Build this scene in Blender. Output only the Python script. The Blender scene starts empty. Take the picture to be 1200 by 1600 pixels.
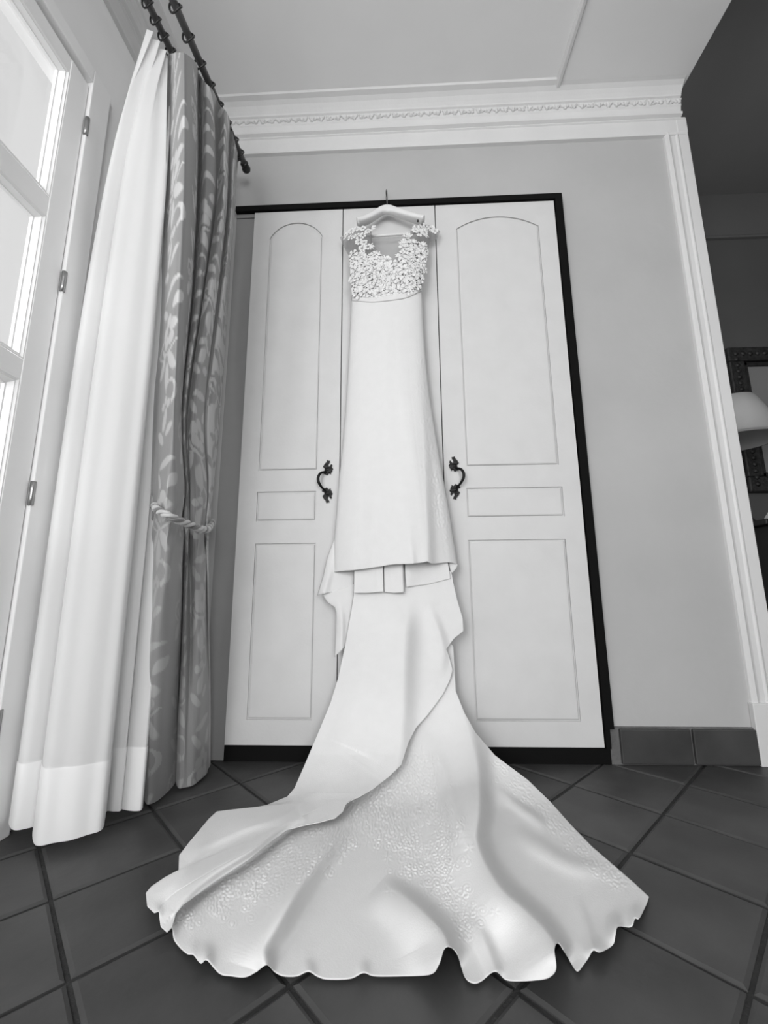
import bpy, bmesh, math, random
import numpy as np
from mathutils import Vector, Matrix

random.seed(7); rng = np.random.default_rng(7)
SC = bpy.context.scene
COL = SC.collection
PI = math.pi

# ------------------------------------------------------------------ camera
FPX = 663.6                                    # focal length in pixels of the 1200 x 1600 frame
CAMROT = np.array([[0.99917996, 0.03996738, -0.00648134],
                   [0.01366764, -0.18225537, 0.98315623],
                   [-0.03811292, 0.98243859, 0.18265217]])     # rows: right, up, forward
CAMPOS = np.array([0.0, -1.75, 0.634])
cam = bpy.data.cameras.new('camera'); camo = bpy.data.objects.new('camera', cam); COL.objects.link(camo)
cam.sensor_fit = 'HORIZONTAL'; cam.sensor_width = 36.0; cam.lens = FPX * 36.0 / 1200.0
cam.clip_start = 0.02; cam.clip_end = 100
m4 = Matrix(((CAMROT[0][0], CAMROT[1][0], -CAMROT[2][0], CAMPOS[0]),
             (CAMROT[0][1], CAMROT[1][1], -CAMROT[2][1], CAMPOS[1]),
             (CAMROT[0][2], CAMROT[1][2], -CAMROT[2][2], CAMPOS[2]), (0, 0, 0, 1)))
camo.matrix_world = m4
SC.camera = camo

# ------------------------------------------------------------------ world, lights, exposure
SC.view_settings.view_transform = 'Standard'; SC.view_settings.look = 'None'
SC.view_settings.gamma = 1.0; SC.view_settings.use_curve_mapping = False
SC.view_settings.exposure = -0.25
w = bpy.data.worlds.new('overcast_sky'); SC.world = w; w.use_nodes = True
bg = w.node_tree.nodes['Background']
bg.inputs['Color'].default_value = (1, 1, 1, 1); bg.inputs['Strength'].default_value = 1.0

def area(name, loc, target, sx, sy, power):
    l = bpy.data.lights.new(name, 'AREA'); l.shape = 'RECTANGLE'; l.size = sx; l.size_y = sy; l.energy = power
    o = bpy.data.objects.new(name, l); COL.objects.link(o); o.location = loc
    d = Vector(target) - Vector(loc)
    o.rotation_euler = d.to_track_quat('-Z', 'Y').to_euler()
    return o
area('daylight_left_window', (-1.75, -2.25, 1.45), (0.30, -0.45, 1.1), 1.5, 2.2, 14)
area('added_fill_left_near', (-1.30, -3.45, 1.5), (0.35, -0.3, 1.2), 1.5, 2.1, 112)  # added fill from the left, through an unseen made-up opening
area('added_fill_rear', (1.15, -4.85, 1.65), (-0.6, -.4, 1.2), 1.2, 1.9, 88)  # added frontal fill behind the camera, no window known there

# ------------------------------------------------------------------ helpers: pixel <-> world
def ray(px, py):
    px = np.asarray(px, float); py = np.asarray(py, float)
    c = np.stack([(px - 600) / FPX, -(py - 800) / FPX, np.ones_like(px)], -1)
    return c @ CAMROT
def on(ax, val, px, py):
    r = ray(px, py); t = (val - CAMPOS[ax]) / r[..., ax]
    return CAMPOS + r * t[..., None]
def onY(y, px, py): return on(1, y, px, py)

# ------------------------------------------------------------------ materials
def mat(name, v, rough=0.6, bump=0.0, scale=60.0, mottle=0.0, mscale=3.0, metal=0.0, spec=0.4, sheen=0.0, detail=4.0, rand=0.0):
    m = bpy.data.materials.new(name); m.use_nodes = True; nt = m.node_tree
    b = nt.nodes['Principled BSDF']
    b.inputs['Roughness'].default_value = rough; b.inputs['Metallic'].default_value = metal
    b.inputs['Specular IOR Level'].default_value = spec
    if sheen: b.inputs['Sheen Weight'].default_value = sheen
    tc = nt.nodes.new('ShaderNodeTexCoord')
    if mottle or rand:
        n = nt.nodes.new('ShaderNodeTexNoise'); n.inputs['Scale'].default_value = mscale; n.inputs['Detail'].default_value = detail
        nt.links.new(tc.outputs['Object'], n.inputs['Vector'])
        r = nt.nodes.new('ShaderNodeMapRange'); r.inputs['From Min'].default_value = .3; r.inputs['From Max'].default_value = .7
        r.inputs['To Min'].default_value = v * (1 - mottle); r.inputs['To Max'].default_value = v * (1 + mottle)
        nt.links.new(n.outputs['Fac'], r.inputs['Value'])
        out = r.outputs['Result']
        if rand:
            oi = nt.nodes.new('ShaderNodeObjectInfo'); r2 = nt.nodes.new('ShaderNodeMapRange')
            r2.inputs['To Min'].default_value = 1 - rand; r2.inputs['To Max'].default_value = 1 + rand
            nt.links.new(oi.outputs['Random'], r2.inputs['Value'])
            mu = nt.nodes.new('ShaderNodeMath'); mu.operation = 'MULTIPLY'
            nt.links.new(out, mu.inputs[0]); nt.links.new(r2.outputs['Result'], mu.inputs[1]); out = mu.outputs[0]
        cb = nt.nodes.new('ShaderNodeCombineColor')
        for k in range(3): nt.links.new(out, cb.inputs[k])
        nt.links.new(cb.outputs[0], b.inputs['Base Color'])
    else:
        b.inputs['Base Color'].default_value = (v, v, v, 1)
    if bump:
        n2 = nt.nodes.new('ShaderNodeTexNoise'); n2.inputs['Scale'].default_value = scale; n2.inputs['Detail'].default_value = 5
        nt.links.new(tc.outputs['Object'], n2.inputs['Vector'])
        bp = nt.nodes.new('ShaderNodeBump'); bp.inputs['Strength'].default_value = bump; bp.inputs['Distance'].default_value = .01
        nt.links.new(n2.outputs['Fac'], bp.inputs['Height']); nt.links.new(bp.outputs[0], b.inputs['Normal'])
    return m

def sheer_mat(name, v, transp, transl, holes=0.0, hscale=120.0):
    m = bpy.data.materials.new(name); m.use_nodes = True; nt = m.node_tree
    for n in list(nt.nodes):
        if n.type == 'BSDF_PRINCIPLED': nt.nodes.remove(n)
    out = nt.nodes['Material Output']
    d = nt.nodes.new('ShaderNodeBsdfDiffuse'); d.inputs['Color'].default_value = (v, v, v, 1)
    t = nt.nodes.new('ShaderNodeBsdfTranslucent'); t.inputs['Color'].default_value = (v, v, v, 1)
    x = nt.nodes.new('ShaderNodeBsdfTransparent')
    m1 = nt.nodes.new('ShaderNodeMixShader'); m1.inputs[0].default_value = transl
    nt.links.new(d.outputs[0], m1.inputs[1]); nt.links.new(t.outputs[0], m1.inputs[2])
    m2 = nt.nodes.new('ShaderNodeMixShader'); m2.inputs[0].default_value = transp
    nt.links.new(m1.outputs[0], m2.inputs[1]); nt.links.new(x.outputs[0], m2.inputs[2])
    if holes:
        tc = nt.nodes.new('ShaderNodeTexCoord'); vo = nt.nodes.new('ShaderNodeTexVoronoi'); vo.inputs['Scale'].default_value = hscale
        vo.feature = 'DISTANCE_TO_EDGE'
        nt.links.new(tc.outputs['Object'], vo.inputs['Vector'])
        g = nt.nodes.new('ShaderNodeMath'); g.operation = 'GREATER_THAN'; g.inputs[1].default_value = holes
        nt.links.new(vo.outputs['Distance'], g.inputs[0])
        mu = nt.nodes.new('ShaderNodeMath'); mu.operation = 'MAXIMUM'; mu.inputs[1].default_value = transp
        nt.links.new(g.outputs[0], mu.inputs[0]); nt.links.new(mu.outputs[0], m2.inputs[0])
    nt.links.new(m2.outputs[0], out.inputs['Surface'])
    return m

def glass_mat():
    m = bpy.data.materials.new('window_glass'); m.use_nodes = True; nt = m.node_tree
    nt.nodes.remove(nt.nodes['Principled BSDF']); out = nt.nodes['Material Output']
    t = nt.nodes.new('ShaderNodeBsdfTransparent'); t.inputs['Color'].default_value = (.93, .93, .93, 1)
    g = nt.nodes.new('ShaderNodeBsdfGlossy'); g.inputs['Roughness'].default_value = .02
    mx = nt.nodes.new('ShaderNodeMixShader')
    mx.inputs[0].default_value = .05; nt.links.new(t.outputs[0], mx.inputs[1]); nt.links.new(g.outputs[0], mx.inputs[2])
    nt.links.new(mx.outputs[0], out.inputs['Surface']); return m

M = dict(
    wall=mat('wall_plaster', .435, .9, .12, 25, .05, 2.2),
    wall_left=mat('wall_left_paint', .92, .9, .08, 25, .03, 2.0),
    ceiling=mat('ceiling_paint', .80, .95, .06, 18, .03, 2.0),
    cornice=mat('cornice_plaster', .65, .85, .10, 60, .03, 6.0),
    trim=mat('trim_paint', .66, .5, .05, 40, .02, 4.0),
    far_wall=mat('far_wall_shade_tone', .085, .9, .05, 20, .08, 2.0),  # dark base colour stands in for the unlit room's shade, trim likewise
    far_trim=mat('far_trim_shade_tone', .11, .9, .05, 20, .05, 2.0),
    far_ceiling=mat('far_ceiling_shade_tone', .20, .95, .05, 20, .05, 1.5),  # ceiling colour lowered too, shade of the far room put into it
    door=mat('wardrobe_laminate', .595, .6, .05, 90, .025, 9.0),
    filler=mat('side_panel_shade_tone', .24, .6, .04, 60, .05, 4.0),  # grey deepened to carry the drape's shadow in the panel colour
    black=mat('black_lacquer', .004, .75, .03, 80, spec=.12),
    iron=mat('blackened_iron', .010, .4, .3, 120, metal=0.6),
    tile=mat('terracotta_tile', .052, .48, .16, 16, .28, 5.0, rand=.16, spec=.45),
    skirting=mat('skirting_tile', .050, .5, .14, 20, .22, 7.0, rand=.12),
    grout=mat('floor_grout', .026, .9, .4, 90, .25, 12.0),
    light_grout=mat('pale_grout', .13, .9, .4, 90, .2, 20.0),
    frame=mat('window_paint', .92, .4, .03, 50, .02, 5.0),
    bead=mat('window_bead_paint', .90, .35),
    glass=glass_mat(),
    steel=mat('hinge_steel', .35, .35, metal=.8),
    rod=mat('dark_rod_metal', .16, .4, .1, 60, metal=.3),
    ring=mat('ring_metal', .05, .3, metal=.6),
    lining=mat('drape_lining', .45, .8),
    rope=mat('silk_cord', .46, .35, sheen=.3), rope2=mat('silk_cord_dark', .15, .35, sheen=.3),
    satin=mat('white_crepe', .685, .85, .10, 340, .012, 30.0, spec=.2),
    lace=mat('white_lace', .76, .75, .25, 260),
    hanger=mat('hanger_paint', .72, .45),
    hook=mat('hook_steel', .18, .3, metal=.9),
    tulle=sheer_mat('tulle', .30, .40, .30),
    backtulle=sheer_mat('back_tulle', .55, .45, .30),
    laceground=sheer_mat('lace_ground', .80, .0, .15, .17, 78.0),
    sheer=sheer_mat('sheer_voile', .97, .06, .42),
    sheerhem=sheer_mat('sheer_voile_double', .97, .0, .30),
    gold=mat('carved_dark_frame', .022, .5, .6, 45, .5, 25.0),
    shade=mat('lamp_shade_fabric', .42, .9, .1, 200),
    shadein=mat('lamp_shade_lining', .22, .9),
    darkwood=mat('dark_wood', .010, .5, .1, 30),
    paper=mat('picture_paper', .20, .9),
    ink=mat('picture_ink', .030, .9, 0, 60, .3, 20),
    cloth=mat('pale_cloth', .40, .9, .2, 60),
)

# ------------------------------------------------------------------ helpers: objects
def tag(o, label=None, cat=None, group=None, kind=None):
    if label: o['label'] = label
    if cat: o['category'] = cat
    if group: o['group'] = group
    if kind: o['kind'] = kind
    return o
def empty(name, loc=(0, 0, 0), **kw):
    o = bpy.data.objects.new(name, None); COL.objects.link(o); o.location = loc; o.empty_display_size = .05
    return tag(o, **kw)
def link(name, me, m=None, parent=None, smooth=False):
    if m is not None:
        me.materials.clear(); me.materials.append(m)
    if smooth: me.polygons.foreach_set('use_smooth', [True] * len(me.polygons))
    o = bpy.data.objects.new(name, me); COL.objects.link(o)
    if parent is not None:
        o.parent = parent
        wl = Vector((0, 0, 0)); q = parent
        while q is not None: wl += q.location; q = q.parent
        o.location = -wl                     # geometry is written in world metres
    return o
def from_bm(name, bm, m, parent=None, smooth=False):
    bmesh.ops.recalc_face_normals(bm, faces=bm.faces)
    me = bpy.data.meshes.new(name); bm.to_mesh(me); bm.free()
    return link(name, me, m, parent, smooth)
def box_bm(bm, x0, x1, y0, y1, z0, z1, bev=0.0):
    vs = [bm.verts.new(p) for p in ((x0, y0, z0), (x1, y0, z0), (x1, y1, z0), (x0, y1, z0), (x0, y0, z1), (x1, y0, z1), (x1, y1, z1), (x0, y1, z1))]
    fs = [bm.faces.new([vs[i] for i in f]) for f in ((0, 3, 2, 1), (4, 5, 6, 7), (0, 1, 5, 4), (1, 2, 6, 5), (2, 3, 7, 6), (3, 0, 4, 7))]
    if bev:
        es = list({e for f in fs for e in f.edges})
        bmesh.ops.bevel(bm, geom=es, offset=bev, segments=2, affect='EDGES', profile=.5)
def box(name, x0, x1, y0, y1, z0, z1, m, parent=None, bev=0.0):
    bm = bmesh.new(); box_bm(bm, x0, x1, y0, y1, z0, z1, bev); return from_bm(name, bm, m, parent)
def extrude_profile(name, prof, axis, a0, a1, m, parent=None, smooth=False):
    """prof: closed list of 2-D points; axis 'x': (y,z) swept along x; 'y': (x,z) along y; 'z': (x,y) along z"""
    bm = bmesh.new()
    def P(p, a): return {'x': (a, p[0], p[1]), 'y': (p[0], a, p[1]), 'z': (p[0], p[1], a)}[axis]
    A = [bm.verts.new(P(p, a0)) for p in prof]; B = [bm.verts.new(P(p, a1)) for p in prof]; n = len(prof)
    for i in range(n): bm.faces.new((A[i], A[(i + 1) % n], B[(i + 1) % n], B[i]))
    bm.faces.new(A); bm.faces.new(B[::-1])
    return from_bm(name, bm, m, parent, smooth)
def tube_mesh(bm, pts, rad, n=8, caps=True):
    pts = [Vector(p) for p in pts]; rads = rad if hasattr(rad, '__len__') else [rad] * len(pts)
    rings = []; prev = None
    for i, p in enumerate(pts):
        t = (pts[min(i + 1, len(pts) - 1)] - pts[max(i - 1, 0)]).normalized()
        if prev is None:
            a = Vector((0, 0, 1)) if abs(t.z) < .9 else Vector((1, 0, 0)); u = t.cross(a).normalized()
        else:
            u = (prev - t * prev.dot(t)).normalized()
        prev = u; v = t.cross(u)
        rings.append([bm.verts.new(p + (u * math.cos(2 * PI * k / n) + v * math.sin(2 * PI * k / n)) * rads[i]) for k in range(n)])
    for a, b in zip(rings, rings[1:]):
        for k in range(n): bm.faces.new((a[k], a[(k + 1) % n], b[(k + 1) % n], b[k]))
    if caps: bm.faces.new(rings[0][::-1]); bm.faces.new(rings[-1])
def tube(name, pts, rad, m, parent=None, n=8):
    bm = bmesh.new(); tube_mesh(bm, pts, rad, n); return from_bm(name, bm, m, parent, True)
def lathe(name, prof, c, m, parent=None, n=24, smooth=True, close=False):
    bm = bmesh.new(); rings = []
    for r, z in prof: rings.append([bm.verts.new((c[0] + r * math.cos(2 * PI * k / n), c[1] + r * math.sin(2 * PI * k / n), c[2] + z)) for k in range(n)])
    for a, b in zip(rings, rings[1:]):
        for k in range(n): bm.faces.new((a[k], a[(k + 1) % n], b[(k + 1) % n], b[k]))
    if close: bm.faces.new(rings[0][::-1]); bm.faces.new(rings[-1])
    return from_bm(name, bm, m, parent, smooth)
def catmull(P, t):
    """P (n,3) control points, t array in [0,n-1]"""
    P = np.asarray(P, float); n = len(P); t = np.clip(t, 0, n - 1 - 1e-9); i = t.astype(int); f = (t - i)[:, None]
    p1 = P[i]; p2 = P[i + 1]
    p0 = np.where((i > 0)[:, None], P[np.maximum(i - 1, 0)], 2 * p1 - p2); p3 = np.where((i < n - 2)[:, None], P[np.minimum(i + 2, n - 1)], 2 * p2 - p1)
    return .5 * (2 * p1 + (p2 - p0) * f + (2 * p0 - 5 * p1 + 4 * p2 - p3) * f ** 2 + (3 * p1 - p0 - 3 * p2 + p3) * f ** 3)
def grid_mesh(name, V, m, parent=None, smooth=True, wrap=False):
    nr, nc = V.shape[:2]
    idx = np.arange(nr * nc).reshape(nr, nc)
    if wrap: idx = np.concatenate([idx, idx[:, :1]], 1)
    F = np.stack([idx[:-1, :-1], idx[:-1, 1:], idx[1:, 1:], idx[1:, :-1]], -1).reshape(-1, 4)
    me = bpy.data.meshes.new(name)
    me.vertices.add(nr * nc); me.vertices.foreach_set('co', V.reshape(-1).astype(np.float32))
    me.loops.add(F.size); me.loops.foreach_set('vertex_index', F.reshape(-1).astype(np.int32))
    me.polygons.add(len(F)); me.polygons.foreach_set('loop_start', np.arange(0, F.size, 4, dtype=np.int32))
    me.update(calc_edges=True); me.validate()
    return link(name, me, m, parent, smooth)
def solidify(o, th, off=0):
    md = o.modifiers.new('thickness', 'SOLIDIFY'); md.thickness = th; md.offset = off

# ------------------------------------------------------------------ room shell
XL, XR, ZC = -1.07, 1.40, 3.04           # left wall, end of the back wall, ceiling
RX, RY, RZ = 4.6, 1.0, 3.48              # the darker room beyond
FY = -4.7
wb = empty('wall_back', kind='structure')
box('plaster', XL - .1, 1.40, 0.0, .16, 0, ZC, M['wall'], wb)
box('plaster_return', 1.40, 1.412, 0.0, .16, 0, 2.9, M['trim'], wb)
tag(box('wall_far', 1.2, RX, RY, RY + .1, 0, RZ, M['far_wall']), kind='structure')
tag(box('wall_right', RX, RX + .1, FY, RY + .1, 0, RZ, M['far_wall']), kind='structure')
# left wall with the tall window opening
WY0, WY1, WZ0, WZ1 = -2.30, -0.565, 0.06, 2.40
wl = empty('wall_left', kind='structure')
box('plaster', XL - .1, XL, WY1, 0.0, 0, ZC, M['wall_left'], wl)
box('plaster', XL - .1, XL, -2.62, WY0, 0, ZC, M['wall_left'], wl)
box('plaster', XL - .1, XL, -4.30, -2.62, 2.60, ZC, M['wall_left'], wl)  # unseen opening below, added to let the near fill in
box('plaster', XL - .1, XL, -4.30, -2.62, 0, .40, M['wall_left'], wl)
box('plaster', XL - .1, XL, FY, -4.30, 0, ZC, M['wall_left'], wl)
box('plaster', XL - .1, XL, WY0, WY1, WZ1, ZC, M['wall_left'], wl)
box('threshold', XL - .1, XL, WY0, WY1, 0, WZ0, M['wall_left'], wl)
wf = empty('wall_front', kind='structure')
box('plaster', XL - .1, .45, FY - .1, FY, 0, RZ, M['wall_left'], wf)
box('plaster', 1.85, RX, FY - .1, FY, 0, RZ, M['wall_left'], wf)
box('plaster', .45, 1.85, FY - .1, FY, 2.6, RZ, M['wall_left'], wf)  # unseen opening below, added to let the rear fill in
box('plaster', .45, 1.85, FY - .1, FY, 0, .6, M['wall_left'], wf)
# ceiling: two plaster fields with the thin step between them, and the higher dark one beyond
ce = empty('ceiling', kind='structure')
box('plaster_field', XL - .1, .79, FY, .16, ZC, ZC + .25, M['ceiling'], ce)
box('plaster_field', .79, XR, FY, .16, ZC - .010, ZC + .45, M['ceiling'], ce)
extrude_profile('bead', [(.776, ZC), (.778, ZC - .012), (.785, ZC - .020), (.797, ZC - .020), (.803, ZC - .010), (.803, ZC)], 'y', FY, -.06, M['trim'], ce)
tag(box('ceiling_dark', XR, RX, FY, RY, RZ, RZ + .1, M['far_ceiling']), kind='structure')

t4 = empty('trim_4', kind='structure')
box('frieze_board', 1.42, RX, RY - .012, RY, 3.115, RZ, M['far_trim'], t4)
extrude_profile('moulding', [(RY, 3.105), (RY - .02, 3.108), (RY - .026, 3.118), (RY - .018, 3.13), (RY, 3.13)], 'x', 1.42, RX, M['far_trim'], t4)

# ------------------------------------------------------------------ floor of diagonal tiles
fl = empty('floor', kind='structure')
box('grout_bed', XL - .1, RX, FY, RY, -.08, -.006, M['grout'], fl)
H = CAMPOS[2]
def clip_poly(poly, a, b, c):            # keep a x + b y <= c
    out = []
    for i, p in enumerate(poly):
        q = poly[(i + 1) % len(poly)]; dp = a * p[0] + b * p[1] - c; dq = a * q[0] + b * q[1] - c
        if dp <= 0: out.append(p)
        if (dp < 0) != (dq < 0) and dp != dq:
            t = dp / (dp - dq); out.append((p[0] + t * (q[0] - p[0]), p[1] + t * (q[1] - p[1])))
    return out
def tile_mesh(poly, ch=.006, top=0.0, bot=-.02):
    bm = bmesh.new(); cx = sum(p[0] for p in poly) / len(poly); cy = sum(p[1] for p in poly) / len(poly)
    lo = [bm.verts.new((p[0], p[1], bot)) for p in poly]; mi = [bm.verts.new((p[0], p[1], top - ch * .6)) for p in poly]
    up = []
    for p in poly:
        L = math.hypot(p[0] - cx, p[1] - cy) or 1; k = max(0, 1 - ch * 1.6 / L)
        up.append(bm.verts.new((cx + (p[0] - cx) * k, cy + (p[1] - cy) * k, top)))
    n = len(poly)
    for a, b in ((lo, mi), (mi, up)):
        for i in range(n): bm.faces.new((a[i], a[(i + 1) % n], b[(i + 1) % n], b[i]))
    bm.faces.new(up); bm.faces.new(lo[::-1])
    bmesh.ops.recalc_face_normals(bm, faces=bm.faces)
    me = bpy.data.meshes.new('tile'); bm.to_mesh(me); bm.free(); me.materials.append(M['tile']); return me
SU, SV = .592 * H, .577 * H; U0, V0 = .40 * H, .445 * H; GR = .0085
tile_me = None
for i in range(-4, 16):
    for j in range(-9, 14):
        u0, u1 = U0 + i * SU + GR * .7, U0 + (i + 1) * SU - GR * .7
        v0, v1 = V0 + j * SV + GR * .7, V0 + (j + 1) * SV - GR * .7
        poly = [((u - v) / 2, (u + v) / 2 + CAMPOS[1]) for u, v in ((u0, v0), (u0, v1), (u1, v1), (u1, v0))]
        cx = sum(p[0] for p in poly) / 4; cy = sum(p[1] for p in poly) / 4
        if cy < -1.65 or cx > 2.9 or cy > 1.1: continue
        c = poly
        for h in ((-1, 0, -XL), ) + (((0, 1, 0.0),) if cx < 1.415 else ((0, 1, RY),)):
            c = clip_poly(c, *h)
            if len(c) < 3: break
        if len(c) < 3: continue
        area_ = abs(sum(c[k][0] * c[(k + 1) % len(c)][1] - c[(k + 1) % len(c)][0] * c[k][1] for k in range(len(c)))) / 2
        if area_ < .0015: continue
        if c == poly:
            if tile_me is None: tile_me = tile_mesh([(p[0] - cx, p[1] - cy) for p in poly])
            o = bpy.data.objects.new('tile', tile_me); COL.objects.link(o); o.parent = fl
            o.location = (cx, cy, random.uniform(-.0012, .0008)); o.rotation_euler = (random.uniform(-.003, .003), random.uniform(-.003, .003), random.uniform(-.004, .004))
        else:
            o = bpy.data.objects.new('tile', tile_mesh(c)); COL.objects.link(o); o.parent = fl

# ------------------------------------------------------------------ skirting tiles, cornice, frieze band and corner casing
bb = empty('baseboard_back', kind='structure')
x0 = .766; xs = [(.802, 1.058), (1.066, 1.293)]
box('grout_backing', x0, 1.296, -.010, .0, 0, .128, M['light_grout'], bb)
for a, b in xs:
    bm = bmesh.new(); box_bm(bm, a, b, -.022, -.008, .004, .124, .004); from_bm('tile', bm, M['skirting'], bb)
PR = [(0, 2.785), (-.016, 2.787), (-.018, 2.795), (-.014, 2.80), (-.014, 2.872), (-.020, 2.876), (-.020, 2.880), (-.034, 2.886), (-.036, 2.896), (-.030, 2.904), (-.026, 2.908), (-.030, 2.93), (-.034, 2.936),
      (-.034, 2.976), (-.042, 2.980), (-.044, 2.988), (-.052, 3.000), (-.064, 3.015), (-.080, 3.026), (-.100, 3.031), (-.104, 3.04), (0, 3.04)]
t1 = empty('trim_1', kind='structure')
extrude_profile('moulding', [(0, 2.872), (-.014, 2.872)] + PR[6:], 'x', XL, 1.385, M['cornice'], t1)
extrude_profile('frieze_board', [(0, 2.785)] + PR[1:7] + [(0, 2.882)], 'x', XL, 1.405, M['cornice'], t1)
def leaf_bm():
    bm = bmesh.new()
    for (dx, dz, rx, rz, a) in ((0, 0, .007, .015, .5), (.012, .003, .006, .013, -.6), (-.013, -.004, .006, .011, 1.1), (.004, -.012, .009, .005, .1)):
        r = bmesh.ops.create_icosphere(bm, subdivisions=1, radius=1)
        for v in r['verts']:
            x, y, z = v.co; x *= rx; z *= rz; y *= .008
            v.co = (x * math.cos(a) - z * math.sin(a) + dx, y, x * math.sin(a) + z * math.cos(a) + dz)
    return bm
bm = leaf_bm(); leaf_me = bpy.data.meshes.new('leaf_ornament'); bm.to_mesh(leaf_me); bm.free(); leaf_me.materials.append(M['cornice'])
for k in range(58):
    o = bpy.data.objects.new('leaf_ornament', leaf_me); COL.objects.link(o); o.parent = t1
    o.location = (XL + .08 + k * .0414, -.036, 2.956); o.scale = (1 if k % 2 else -1, 1, random.uniform(.85, 1.1)); o.rotation_euler = (0, random.uniform(-.4, .4), 0)
t2 = empty('trim_2', kind='structure')
extrude_profile('moulding', [(XL - p[0], p[1]) for p in [(0, 2.872), (-.014, 2.872)] + PR[6:]], 'y', FY, -.0, M['cornice'], t2)
extrude_profile('frieze_board', [(XL - p[0], p[1]) for p in [(0, 2.785)] + PR[1:7] + [(0, 2.882)]], 'y', FY, -.0, M['cornice'], t2)
t3 = empty('trim_3', kind='structure')     # casing round the end of the back wall
cas = [(1.298, 0), (1.300, -.010), (1.306, -.017), (1.316, -.019), (1.324, -.014), (1.332, -.011), (1.350, -.011), (1.356, -.016), (1.360, -.016), (1.3615, -.008), (1.3645, -.008), (1.366, -.015), (1.408, -.015), (1.413, -.010), (1.413, 0)]
extrude_profile('casing', cas, 'z', .215, 2.80, M['trim'], t3)
box('plinth_block', 1.292, 1.416, -.024, 0.0, 0, .216, M['trim'], t3, .003)
box('cap_block', 1.362, 1.413, -.0155, 0.0, 2.80, 2.884, M['trim'], t3, .004)

# ------------------------------------------------------------------ wardrobe
YD = -.020
wd = empty('wardrobe', (0.03, 0, 0), label='built-in three-door wardrobe with pale panelled doors in a black frame', cat='wardrobe')
DX0, DX1, DZ0, DZ1 = -.685, .744, .060, 2.436
G1, G2 = -.2535, .1845
bm = bmesh.new()
box_bm(bm, -.775, .779, -.030, -.001, DZ1 + .004, 2.468); box_bm(bm, .747, .779, -.030, -.001, .126, DZ1 + .004); box_bm(bm, .747, .765, -.024, -.001, .057, .126)
from_bm('frame', bm, M['black'], wd)
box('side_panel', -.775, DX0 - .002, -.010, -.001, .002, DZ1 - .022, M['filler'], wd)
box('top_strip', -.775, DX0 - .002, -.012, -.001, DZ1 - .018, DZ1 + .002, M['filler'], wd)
box('backing', DX0, .747, -.004, -.0005, .056, DZ1 + .003, M['black'], wd)
box('plinth', DX0 - .0, .765, -.014, -.001, 0.001, .056, M['black'], wd)
def arch_outline(x0, x1, z0, zs, za, n=24):
    """rectangle with a segmental arched top; z0 bottom, zs springing, za apex"""
    if za <= zs: return [(x0, z0), (x1, z0), (x1, zs), (x0, zs)]
    c = (x0 + x1) / 2; hw = (x1 - x0) / 2; rise = za - zs; R = (hw * hw + rise * rise) / (2 * rise); zc = za - R; a = math.asin(hw / R)
    return [(x0, z0), (x1, z0)] + [(c + R * math.sin(a - 2 * a * k / n), zc + R * math.cos(a - 2 * a * k / n)) for k in range(n + 1)]
def inset(poly, d):
    n = len(poly); out = []
    for i in range(n):
        p, q, r = Vector(poly[i - 1]), Vector(poly[i]), Vector(poly[(i + 1) % n])
        e1 = (q - p).normalized(); e2 = (r - q).normalized(); n1 = Vector((-e1.y, e1.x)); n2 = Vector((-e2.y, e2.x))
        k = (n1 + n2); k = k / max(.2, k.dot(n1)); out.append(q + k * d)
    return out
def curve_fill(outer, holes, extrude):
    """flat plate with holes in the x-y plane, thickness 2 * extrude"""
    cu = bpy.data.curves.new('plate', 'CURVE'); cu.dimensions = '2D'; cu.fill_mode = 'BOTH'; cu.extrude = extrude
    for poly in [outer] + list(holes):
        sp = cu.splines.new('POLY'); sp.points.add(len(poly) - 1); sp.use_cyclic_u = True
        for q, p in zip(sp.points, poly): q.co = (p[0], p[1], 0, 1)
    tmp = bpy.data.objects.new('plate', cu); COL.objects.link(tmp)
    me = bpy.data.meshes.new_from_object(tmp.evaluated_get(bpy.context.evaluated_depsgraph_get()))
    bpy.data.objects.remove(tmp); bpy.data.curves.remove(cu); return me
GD, GW = .007, .0055                       # routed groove round each panel: depth and width
def panel(name, poly, y, parent):
    bm = bmesh.new(); L = [(GW, y + GD - .0005), (GW, y + .0012), (GW + .004, y - .0012), (GW + .010, y - .0016)]
    rings = [[bm.verts.new((p[0], yy, p[1])) for p in inset(poly, d)] for d, yy in L]; n = len(poly)
    for a, b in zip(rings, rings[1:]):
        for i in range(n): bm.faces.new((a[i], a[(i + 1) % n], b[(i + 1) % n], b[i]))
    bm.faces.new(rings[-1]); return from_bm(name, bm, M['door'], parent)
def pxq(a): return tuple(onY(YD, *a)[[0, 2]])
def px_rect(tl, tr, bl, br):
    TL, TR, BL, BR = map(pxq, (tl, tr, bl, br))
    return (TL[0] + BL[0]) / 2, (TR[0] + BR[0]) / 2, (BL[1] + BR[1]) / 2, (TL[1] + TR[1]) / 2
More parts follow.
